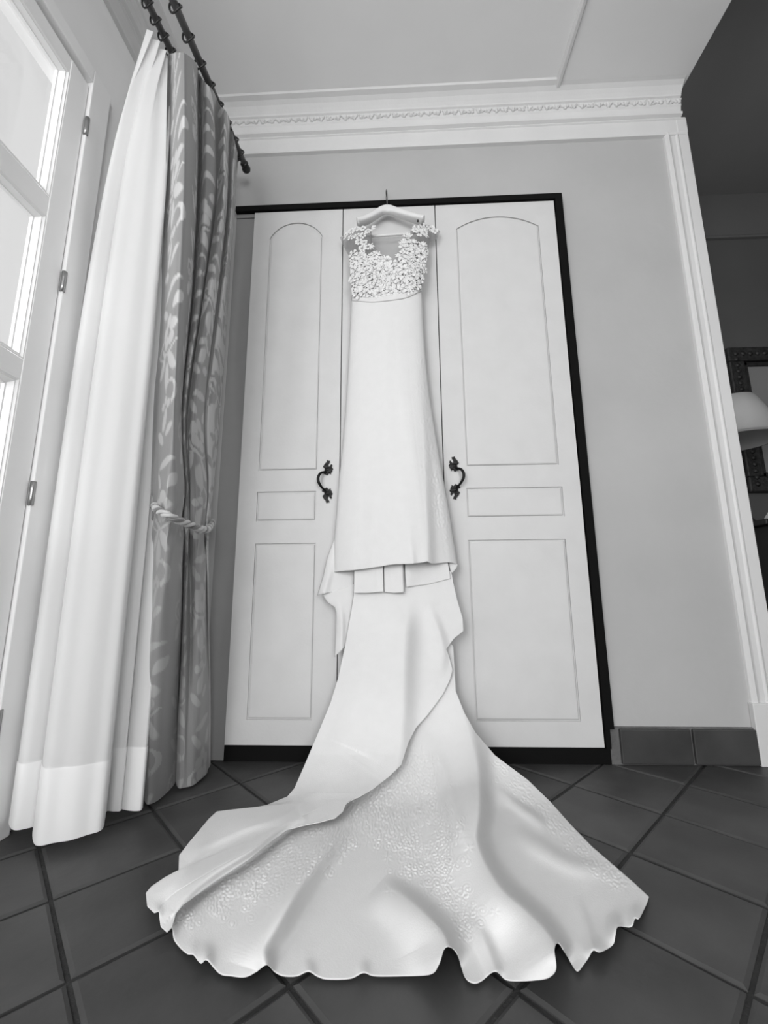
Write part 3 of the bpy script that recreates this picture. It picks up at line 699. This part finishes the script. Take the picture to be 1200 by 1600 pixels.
# -- overskirt: falls from under the hem, its diagonal edge crossing the train
OT = [(556, 893), (590, 890), (640, 888), (680, 888), (705, 893)]
OL = [(556, 893), (553, 930), (549, 955), (539, 1011), (529, 1057), (517, 1097), (499, 1141), (477, 1193), (460, 1232), (449, 1245), (417, 1258), (373, 1267), (339, 1268), (326, 1280), (312, 1297), (296, 1316), (280, 1337), (279, 1366), (258, 1376), (237, 1385), (228, 1396), (230, 1416), (241, 1427), (248, 1424), (251, 1448), (261, 1457), (269, 1449)]
ORr = [(705, 893), (708, 910), (715, 940), (723, 966), (724, 986), (710, 997), (697, 1014), (702, 1026), (707, 1047), (703, 1062), (692, 1085), (668, 1117), (650, 1137), (638, 1160), (627, 1195), (607, 1214), (581, 1234), (560, 1246), (547, 1251)]
OH = [(269, 1449), (276, 1424), (290, 1406), (315, 1388), (343, 1368), (391, 1338), (425, 1310), (450, 1292), (477, 1287), (500, 1284), (523, 1279), (536, 1268), (540, 1257), (547, 1251)]
G = coons(OT, OH, OL, ORr, 260, 380, False, 8, None, ([0, .25, .4, .5, .6, 1], [0, .35, .66, .88, .955, 1])); X, Y = G[..., 0], G[..., 1]
top = np.clip((Y - 922) / 70, 0, 1)
top = top * top * (3 - 2 * top)
off = .006 + .010 * top + top * (ridge(X, Y, [(642, 880, .020), (634, 950, .038), (629, 1040, .046), (627, 1120, .046), (620, 1190, .034), (600, 1225, .02)], 74, 20))
off += top * ridge(X, Y, [(664, 920, .008), (676, 960, .016), (692, 1014, .014), (688, 1060, .0)], 14, 9)
off += ridge(X, Y, [(500, 1225, .0), (460, 1262, .006), (425, 1280, .010), (380, 1294, .010), (320, 1322, .006), (290, 1345, .0)], 26, 11) + ridge(X, Y, [(575, 950, 0), (560, 1050, .008), (535, 1150, .010), (505, 1220, 0)], 26, 22)
off += ridge(X, Y, [(470, 1276, .006), (440, 1290, .014), (391, 1328, .020), (343, 1358, .020), (300, 1390, .014), (272, 1425, .006)], 20, 9)
off += .012 * np.exp(-(((X - 246) / 9) ** 2 + ((Y - 1426) / 12) ** 2)) + ridge(X, Y, [(330, 1300, 0), (300, 1340, .010), (270, 1380, .008), (245, 1410, .0)], 14, 14)
off += .0018 * np.sin(X * .05 + .6 * np.sin(Y * .02)) * np.clip((Y - 930) / 200, 0, 1)
edge = np.clip(np.linspace(0, 1, 260)[None, :] / .4, 0, 1); edge = edge * (2 - edge)
off = off * (.45 + .55 * edge) + .016 * np.clip((Y - 1180) / 60, 0, 1)
V = drape_on(X, Y, np.maximum(off, .005), -.100, .30)
o = grid_mesh('overskirt', V, M['satin'], dress); solidify(o, .0016, 0)

# -- front skirt, waist to raised hem (a closed tube: bowed front and flatter back)
ST = [(549.5, 465), (583, 467.5), (617, 464), (637, 460), (658.5, 451)]
SL = [(549.5, 465), (547, 520), (543, 600), (537, 680), (530, 750), (526, 800), (522, 850), (521.5, 894)]
SR = [(658.5, 451), (660, 475), (662, 520), (669, 600), (681, 680), (693, 750), (702, 800), (710, 850), (715.5, 884)]
SH = [(521.5, 894), (540, 892), (557.6, 890.6), (590, 886), (615, 882), (642, 881), (660, 879), (668, 877.5), (676, 881), (698, 879), (708, 880), (715.5, 884)]
G = coons(ST, SH, SL, SR, 170, 260); X, Y = G[..., 0], G[..., 1]
u = np.linspace(-1, 1, 170)[None, :]; v = np.linspace(0, 1, 260)[:, None]
prof = np.sqrt(np.clip(1 - u ** 2, 0, 1)) ** .8
off = .012 + (.050 + .028 * v) * prof
off += ridge(X, Y, [(652, 540, .0), (658, 620, .012), (662, 700, .022), (665, 790, .028), (667.5, 879, .030)], 60, 12) * np.clip(1 - np.abs(u) ** 6, 0, 1)
off += ridge(X, Y, [(575, 620, 0), (566, 740, .006), (556, 880, .010)], 24, 18) + ridge(X, Y, [(640, 820, 0), (643, 860, .006), (645, 881, .010)], 8, 6) + .0012 * np.sin(X * .11 + Y * .01) * v
off += lace_relief(X, Y, [[(664, 560, 8), (674, 660, 12), (688, 760, 16), (698, 850, 14)]], .0015, seed=9)
off += .0016 * np.sin(u * 16 + 2.2 * np.sin(v * 5)) * v * (1 - np.abs(u))
V = drape_on(X, Y, off, -.060, .02)
back = V[:, ::-1].copy(); back[..., 1] = -.055 + .012 * (prof[:, ::-1] * .6); back = back[:, 1:-1]
back[..., 0] *= 1.0
o = grid_mesh('skirt', np.concatenate([V, back], 1), M['satin'], dress, wrap=True); solidify(o, .0014, 0)

# -- layers seen below the raised hem
def patch(name, T, B, L, R_, y, bow=.0, ridges=(), m='satin', nu=40, nv=40, smooth=False, th=.0012, extra=None):
    G = coons(T, B, L, R_, nu, nv, smooth); X, Y = G[..., 0], G[..., 1]
    off = bow * np.sqrt(np.clip(1 - np.linspace(-1, 1, nu)[None, :] ** 2, 0, 1)) + np.zeros(X.shape)
    for r_ in ridges: off = off + ridge(X, Y, *r_)
    if extra is not None: off = off + extra(X, Y)
    o = grid_mesh(name, drape_on(X, Y, off, y, .02), M[m], dress)
    if th: solidify(o, th, 0)
    return o
patch('side_layer', [(523, 840), (540, 842), (560, 850)], [(496, 930), (523, 924.5), (553, 916)], [(523, 840), (511, 872), (505, 900), (496, 930)], [(560, 850), (558, 880), (553, 916)], -.075, .012, [([(522, 850, .0), (515, 890, .010), (506, 926, .014)], 8, 7)])
patch('side_layer', [(503, 928), (525, 922), (556, 912)], [(523, 1026), (532, 1018), (545, 1005)], [(503, 928), (512, 942), (523, 949), (525.5, 957), (525, 990), (523, 1026)], [(556, 912), (552, 950), (545, 1005)], -.078, .010, [([(530, 935, .0), (534, 970, .010), (533, 1015, .008)], 7, 5)])
patch('lining', [(554, 884), (575, 880), (598.5, 876)], [(553, 926.5), (575, 926.5), (599.5, 924.5)], [(554, 884), (553.5, 900), (553, 926.5)], [(598.5, 876), (599, 900), (599.5, 924.5)], -.122, .003, [([(598, 880, .004), (599, 925, .006)], 8, 3)])
patch('lining', [(600, 877), (615, 875), (630, 873)], [(600.5, 925), (616, 926.5), (632, 925.5)], [(600, 877), (600.2, 900), (600.5, 925)], [(630, 873), (631, 900), (632, 925.5)], -.119, .002, [([(628, 875, .010), (630, 925, .014)], 14, 2)])
patch('lining', [(632, 876), (665, 872), (699, 876)], [(635, 917), (668, 913), (704, 904)], [(632, 876), (633, 895), (635, 917)], [(699, 876), (702, 890), (704, 904)], -.111, .0, [([(640, 870, .008), (636, 917, .010)], 10, 14)])
patch('hem_turnback', [(700, 876), (708, 878), (716, 883)], [(704, 894), (706, 895.5), (708, 894)], [(700, 876), (702, 886), (704, 894)], [(716, 883), (713, 889), (708, 894)], -.095, .004, nu=12, nv=12)

# -- waistband
G = coons([(549, 462.5), (583, 464.5), (617, 460.5), (637, 456.5), (658.5, 446)], [(549.5, 470), (583, 472), (617, 468.5), (637, 464.5), (659.5, 454)], [(549, 462.5), (549.5, 470)], [(658.5, 446), (659.5, 454)], 80, 8)
u = np.linspace(-1, 1, 80)[None, :]
V = drape_on(G[..., 0], G[..., 1], .014 + .052 * np.sqrt(np.clip(1 - u ** 2, 0, 1)) ** .8 + np.zeros(G.shape[:2]), -.060, .02)
o = grid_mesh('waistband', V, M['satin'], dress); solidify(o, .003, 0)

# -- bodice: tulle shell, lace ground, applied flowers and leaves
def bust(X, Y):
    u = (X - 606) / 62.0; z = np.sqrt(np.clip(1 - (u * .93) ** 2, .02, 1))
    return .010 + .052 * z + .016 * (np.exp(-(((X - 580) / 22) ** 2 + ((Y - 430) / 22) ** 2)) + np.exp(-(((X - 638) / 22) ** 2 + ((Y - 424) / 22) ** 2))) - .02 * np.clip((395 - Y) / 40, 0, 1)
def shell(name, T, B, L, R_, m, lift=0.0, nu=90, nv=50):
    G = coons(T, B, L, R_, nu, nv, False)
    return grid_mesh(name, drape_on(G[..., 0], G[..., 1], bust(G[..., 0], G[..., 1]) + lift, -.060, .02), M[m], dress)
shell('tulle_yoke', [(531, 371), (540, 366), (556, 354), (580, 357), (578, 370), (586, 386), (598, 402), (611, 425), (619, 414), (630, 384), (643, 358), (664, 350), (680, 356), (688, 361)],
      [(550, 463), (583, 466), (617, 462), (637, 458), (658, 448)], [(531, 371), (536, 383), (545, 400), (547, 430), (550, 463)], [(688, 361), (682, 374), (671, 378), (668, 400), (663, 425), (658, 448)], 'tulle')
bod = shell('lace_bodice', [(546, 404), (552, 397), (571, 396), (592, 398), (604, 404), (611, 425), (617, 417), (624, 402), (631, 382), (640, 371), (648, 385), (667, 383), (670, 394)],
            [(550, 463), (583, 465), (617, 461), (637, 457), (658, 447)], [(546, 404), (547.5, 430), (550, 463)], [(670, 394), (665, 415), (661, 432), (658, 447)], 'laceground', .0015)
patch('back_tulle', [(560, 372), (600, 369), (655, 366)], [(552, 462), (600, 462), (656, 450)], [(560, 372), (550, 410), (552, 462)], [(655, 366), (664, 400), (656, 450)], -.046, 0, m='backtulle', th=0)

def flower_me(np_, seed):
    r_ = random.Random(seed); bm = bmesh.new()
    for k in range(np_):
        a = 2 * PI * k / np_ + r_.uniform(-.15, .15); L = r_.uniform(.85, 1.05); cx, cy = math.cos(a), math.sin(a); w_ = .36
        pts = [(.34, 0, .05), (.50, w_ * .70, .10), (.82, w_ * .95, .07), (1.0, 0, .02), (.82, -w_ * .95, .07), (.50, -w_ * .70, .10)]
        vs = [bm.verts.new(((q[0] * cx - q[1] * cy) * L, (q[0] * cy + q[1] * cx) * L, q[2] + r_.uniform(-.02, .03))) for q in pts]
        c0 = bm.verts.new((.62 * cx * L, .62 * cy * L,   .12 if k % 2 else .0))
        for i in range(6): bm.faces.new((vs[i], vs[(i + 1) % 6], c0))
    n = 9; r1 = [bm.verts.new((.40 * math.cos(2 * PI * k / n), .40 * math.sin(2 * PI * k / n), .08)) for k in range(n)]; r2 = [bm.verts.new((.33 * math.cos(2 * PI * k / n), .33 * math.sin(2 * PI * k / n), .16)) for k in range(n)]; r3 = [bm.verts.new((.24 * math.cos(2 * PI * k / n), .24 * math.sin(2 * PI * k / n), .04)) for k in range(n)]
    for a, b_ in ((r1, r2), (r2, r3)):
        for k in range(n): bm.faces.new((a[k], a[(k + 1) % n], b_[(k + 1) % n], b_[k]))
    me = bpy.data.meshes.new('lace_flower'); bm.to_mesh(me); bm.free(); me.materials.append(M['lace']); return me
def sprig_me(seed):
    r_ = random.Random(seed); bm = bmesh.new()
    for k in range(5):
        a = -1.0 + k * .5 + r_.uniform(-.12, .12); L = r_.uniform(.75, 1.15); c, s_ = math.cos(a), math.sin(a)
        pts = [(0.05, 0, .05), (.45, .13, .14), (.8, .12, .14), (1.0, 0, .05), (.8, -.12, .14), (.45, -.13, .14)]
        vs = [bm.verts.new(((q[0] * c - q[1] * s_) * L, (q[0] * s_ + q[1] * c) * L, q[2])) for q in pts]; bm.faces.new(vs)
    me = bpy.data.meshes.new('lace_sprig'); bm.to_mesh(me); bm.free(); me.materials.append(M['lace']); return me
FM = [flower_me(6, 1), flower_me(5, 2), flower_me(7, 3)]; SM_ = [sprig_me(4), sprig_me(5)]
def inside(p, poly):
    c = False; n = len(poly)
    for i in range(n):
        (x1, y1), (x2, y2) = poly[i], poly[(i + 1) % n]
        if (y1 > p[1]) != (y2 > p[1]) and p[0] < (x2 - x1) * (p[1] - y1) / (y2 - y1) + x1: c = not c
    return c
def put(me, name, px, py, rpx, rot, lift=.003, parent=None):
    P = drape_on(np.array(px), np.array(py), bust(np.array(float(px)), np.array(float(py))) + lift, -.060, .02)
    e = 3.0; dxv = drape_on(np.array(px + e), np.array(py), bust(np.array(px + e), np.array(float(py))) + lift, -.06, .02) - P
    dzv = drape_on(np.array(px), np.array(py - e), bust(np.array(float(px)), np.array(py - e)) + lift, -.06, .02) - P
    ex = Vector(dxv).normalized(); nz = ex.cross(Vector(dzv)).normalized()
    if nz.y > 0: nz = -nz
    ey = nz.cross(ex); s = rpx * PXM * 1.1
    o = bpy.data.objects.new(name, me); COL.objects.link(o); o.parent = parent
    rm = Matrix((ex, ey, nz)).transposed().to_4x4() @ Matrix.Rotation(rot, 4, 'Z') @ Matrix.Rotation(random.uniform(-.12, .12), 4, 'X')
    base = Vector((0, 0, 0)); q = parent
    while q is not None: base += q.location; q = q.parent
    o.matrix_local = Matrix.Translation(Vector(P) - base) @ rm @ Matrix.Scale(s, 4)
BP = [(547, 405), (552, 397), (571, 396), (592, 398), (604, 404), (611, 426), (617, 417), (624, 402), (630, 380), (640, 370), (649, 385), (667, 383), (670, 394), (664, 414), (661, 432), (652, 446), (637, 455), (617, 459), (583, 463), (551, 461), (549, 435)]
LSP = [(535, 366), (553, 354), (580, 355), (577, 364), (578, 387), (563, 393), (556, 381), (539, 376)]
RSP = [(644, 354), (670, 349), (682, 358), (664, 369), (647, 364)]
for poly, big, cnt, mind in ((BP, 8.6, 46, 11.0),):
    xs_ = [p[0] for p in poly]; ys_ = [p[1] for p in poly]; got = []
    for _ in range(6000):
        if len(got) >= cnt: break
        p = (random.uniform(min(xs_), max(xs_)), random.uniform(min(ys_), max(ys_)))
        if inside(p, poly) and all(math.hypot(p[0] - g[0], p[1] - g[1]) > mind for g in got): got.append(p)
    for p in got: put(random.choice(FM), 'lace_flower', p[0], p[1], random.uniform(.75, 1.1) * big, random.uniform(0, 6.28), random.uniform(.002, .006), bod)
    sp = []
    for _ in range(3000):
        if len(sp) >= cnt * .8: break
        p = (random.uniform(min(xs_), max(xs_)), random.uniform(min(ys_), max(ys_)))
        if inside(p, poly) and all(math.hypot(p[0] - g[0], p[1] - g[1]) > 5.5 for g in got) and all(math.hypot(p[0] - g[0], p[1] - g[1]) > 7 for g in sp): sp.append(p)
    for p in sp: put(random.choice(SM_), 'lace_sprig', p[0], p[1], random.uniform(8, 11), random.uniform(0, 6.28), .002, bod)
for (x, y) in ((540, 368), (549, 361), (557, 358), (567, 357), (575, 361), (548, 371), (558, 369), (567, 368), (561, 378), (569, 379), (575, 386), (566, 388), (649, 360), (657, 356), (665, 354), (673, 357), (679, 361), (663, 363), (655, 364)):
    put(random.choice(FM), 'lace_flower', x, y, random.uniform(5.5, 7.0), random.uniform(0, 6.28), .004, bod)
for (x, y, r_, a) in ((580, 357, 8, 0), (578, 385, 7, -.2), (590, 399, 8, 1.2), (603, 405, 7, 1.5), (640, 372, 10, 1.9), (630, 381, 8, 2.2), (659, 384, 9, .9), (624, 402, 8, 1.9), (650, 356, 7, 3.2), (664, 367, 7, -1.4), (565, 394, 7, -1.6), (541, 372, 7, 3.1), (611, 436, 6, 1.5), (634, 372, 8, 1.4), (645, 380, 8, 1.1)):
    put(random.choice(SM_), 'lace_sprig', x, y, r_, a, .004, bod)

# ------------------------------------------------------------------ hanger
hg = empty('clothes_hanger', tuple(onY(-.075, 605, 322)), label='white contoured wooden hanger on the black wardrobe frame, holding the dress', cat='hanger')
hp = catmull([tuple(onY(-.072, *p)) for p in ((560, 354.5), (567, 350), (578, 343.5), (588, 336), (596, 330), (605.5, 327.5), (615, 330), (628, 335.5), (642, 341.5), (653, 346.5), (661, 351))], np.linspace(0, 10, 61))
bm = bmesh.new(); rings = []
for i, p in enumerate(hp):
    t = Vector(hp[min(i + 1, 60)] - hp[max(i - 1, 0)]).normalized(); nrm = Vector((-t.z, 0, t.x)); q = abs(i - 30) / 30
    hh_ = .015 + .006 * math.exp(-(q / .22) ** 2) - .003 * q; dd = .013 + .013 * q
    curve = -.02 * q * q                                        # shoulders come forward
    rings.append([bm.verts.new(Vector(p) + nrm * (hh_ * math.copysign(abs(math.sin(a)) ** .6, math.sin(a))) + Vector((0, curve + dd * math.copysign(abs(math.cos(a)) ** .6, math.cos(a)), 0))) for a in [2 * PI * k / 16 for k in range(16)]])
for a, b_ in zip(rings, rings[1:]):
    for k in range(16): bm.faces.new((a[k], a[(k + 1) % 16], b_[(k + 1) % 16], b_[k]))
bm.faces.new(rings[0][::-1]); bm.faces.new(rings[-1])
from_bm('body', bm, M['hanger'], hg, True)
tube('bar', [tuple(onY(-.066, 566, 370)), tuple(onY(-.066, 606, 367.5)), tuple(onY(-.066, 657, 364))], .0055, M['hanger'], hg, 10)
for p in ((566, 362), (657, 355)):
    a = onY(-.068, *p); tube('bar_support', [tuple(a + np.array([0, 0, .012])), tuple(a), tuple(a - np.array([0, 0, .022]))], .004, M['hanger'], hg, 8)
hx = float(onY(-.045, 605, 315)[0]); zt = float(onY(-.035, 604, 299)[2])
tube('hook', catmull([(hx, -.072, hp[30][2] + .012), (hx, -.072, hp[30][2] + .05), (hx - .001, -.060, zt - .025), (hx - .004, -.044, zt - .004), (hx - .005, -.026, zt + .002), (hx - .005, -.010, zt - .012), (hx - .004, -.0055, zt - .030)], np.linspace(0, 6, 40)), .0026, M['hook'], hg, 8)
b_ = onY(-.095, 654, 344); box('notch_clip', b_[0] - .008, b_[0] + .008, b_[1] - .004, b_[1] + .010, b_[2] - .002, b_[2] + .008, M['hook'], hg, .002)

# ------------------------------------------------------------------ darker room beyond the opening
pf = empty('framed_picture', (2.75, 1.0, 1.24), label='dark carved picture frame on the far wall behind the lamp', cat='picture')
x0, x1, z0, z1, fw = 2.218, 3.30, 1.235, 2.235, .10
bm = bmesh.new()
for (a, b2, c, d_) in ((x0, x1, z0, z0 + fw), (x0, x1, z1 - fw, z1), (x0, x0 + fw, z0 + fw, z1 - fw), (x1 - fw, x1, z0 + fw, z1 - fw)):
    box_bm(bm, a, b2, .955, .999, c, d_, .008)
for (a, b2, c, d_) in ((x0 + fw, x1 - fw, z0 + fw, z0 + fw + .03), (x0 + fw, x1 - fw, z1 - fw - .03, z1 - fw), (x0 + fw, x0 + fw + .03, z0 + fw, z1 - fw), (x1 - fw - .03, x1 - fw, z0 + fw, z1 - fw)):
    box_bm(bm, a, b2, .972, .999, c, d_, .006)
from_bm('frame', bm, M['gold'], pf)
for k in range(22):
    for (cx, cz) in ((x0 + .05, z0 + .05 + k * .043), (x0 + .05 + k * .047, z1 - .05)):
        bm = bmesh.new(); r = bmesh.ops.create_icosphere(bm, subdivisions=1, radius=1)
        for v_ in r['verts']: v_.co = (cx + v_.co.x * .018, .955 + v_.co.y * .010, cz + v_.co.z * .018)
        from_bm('carved_bead', bm, M['gold'], pf, True)
box('print', x0 + fw + .02, x1 - fw - .02, .988, .994, z0 + fw + .02, z1 - fw - .02, M['paper'], pf)
bm = bmesh.new()
for k in range(40):                                            # dark foliage of the print
    a = random.uniform(0, 6.28); cx, cz = 2.62 + random.gauss(0, .12), 1.78 + random.gauss(0, .13); L = random.uniform(.03, .07)
    vs = [bm.verts.new((cx + L * math.cos(a) * p - .35 * L * math.sin(a) * q, .9868 - .0001 * k / 40, cz + L * math.sin(a) * p + .35 * L * math.cos(a) * q)) for p, q in ((-1, 0), (-.3, .7), (.4, .8), (1, 0), (.4, -.8), (-.3, -.7))]; bm.faces.new(vs)
from_bm('printed_foliage', bm, M['ink'], pf)

sb = empty('sideboard', (2.55, .74, 0), label='black sideboard standing under the framed picture in the dark room', cat='sideboard')
box('top', 1.86, 3.40, .46, .985, .955, .985, M['darkwood'], sb, .006)
box('carcass', 1.90, 3.36, .49, .98, .08, .955, M['darkwood'], sb, .004)
for k in range(3):
    a = 1.92 + k * .48; d_ = box('door', a, a + .46, .474, .490, .12, .92, M['darkwood'], sb, .006)
    kn = lathe('knob', [(.0, -.016), (.010, -.015), (.012, -.008), (.006, 0)], (0, 0, 0), M['iron'], d_, 12); kn.rotation_euler = (-PI / 2, 0, 0); kn.location = Vector((a + .42, .474, .55)) - Vector(sb.location) - Vector(d_.location)
for x in (1.93, 3.33):
    for y in (.52, .95): tube('leg', [(x, y, 0), (x, y, .04), (x, y, .085)], [.018, .022, .026], M['darkwood'], sb, 10)

lx, ly = 1.965, .70
lp = empty('table_lamp', (lx, ly, .985), label='table lamp with a pale tapered shade on the dark sideboard', cat='lamp')
lathe('base', [(.0, 0), (.060, 0), (.062, .010), (.035, .022), (.014, .05), (.018, .12), (.022, .19), (.016, .27), (.012, .33), (.010, .36), (.009, .50)], (lx, ly, .985), M['darkwood'], lp)
bm = bmesh.new(); n = 40
prof = [(.215, 0), (.165, .165), (.125, .255), (.122, .255), (.162, .165), (.212, 0)]
rg_ = [[bm.verts.new((lx + r * math.cos(2 * PI * k / n), ly + r * math.sin(2 * PI * k / n), 1.475 + z)) for k in range(n)] for r, z in prof]
for a, b2 in zip(rg_, rg_[1:] + rg_[:1]):
    for k in range(n): bm.faces.new((a[k], a[(k + 1) % n], b2[(k + 1) % n], b2[k]))
from_bm('lamp_shade', bm, M['shade'], lp, True)
lathe('shade_trim', [(.216, 0), (.219, .004), (.216, .014)], (lx, ly, 1.473), M['shadein'], lp, 40)
bm = bmesh.new(); tube_mesh(bm, [(lx - .124, ly, 1.72), (lx, ly, 1.715), (lx + .124, ly, 1.72)], .003, 6); tube_mesh(bm, [(lx, ly, 1.47), (lx, ly, 1.72)], .004, 6)
from_bm('shade_carrier', bm, M['iron'], lp)

fx, fy_ = 2.045, .50
bm = bmesh.new()
for k in range(7):
    a = -.3 + k * .22; L = .20 - .012 * k
    vs = [bm.verts.new(p) for p in ((fx - .10, fy_ - .03 + .012 * k, .986), (fx - .10, fy_ + .01 + .012 * k, .986), (fx - .10 + L * math.cos(a), fy_ + .01 + .012 * k, 1.0 + L * abs(math.sin(a)) * .6 + .012), (fx - .10 + L * math.cos(a), fy_ - .03 + .012 * k, 1.0 + L * abs(math.sin(a)) * .6))]
    bm.faces.new(vs)
o = from_bm('folded_cloth', bm, M['cloth']); solidify(o, .004)
tag(o, 'small pale pleated cloth on the black sideboard below the picture', 'cloth')
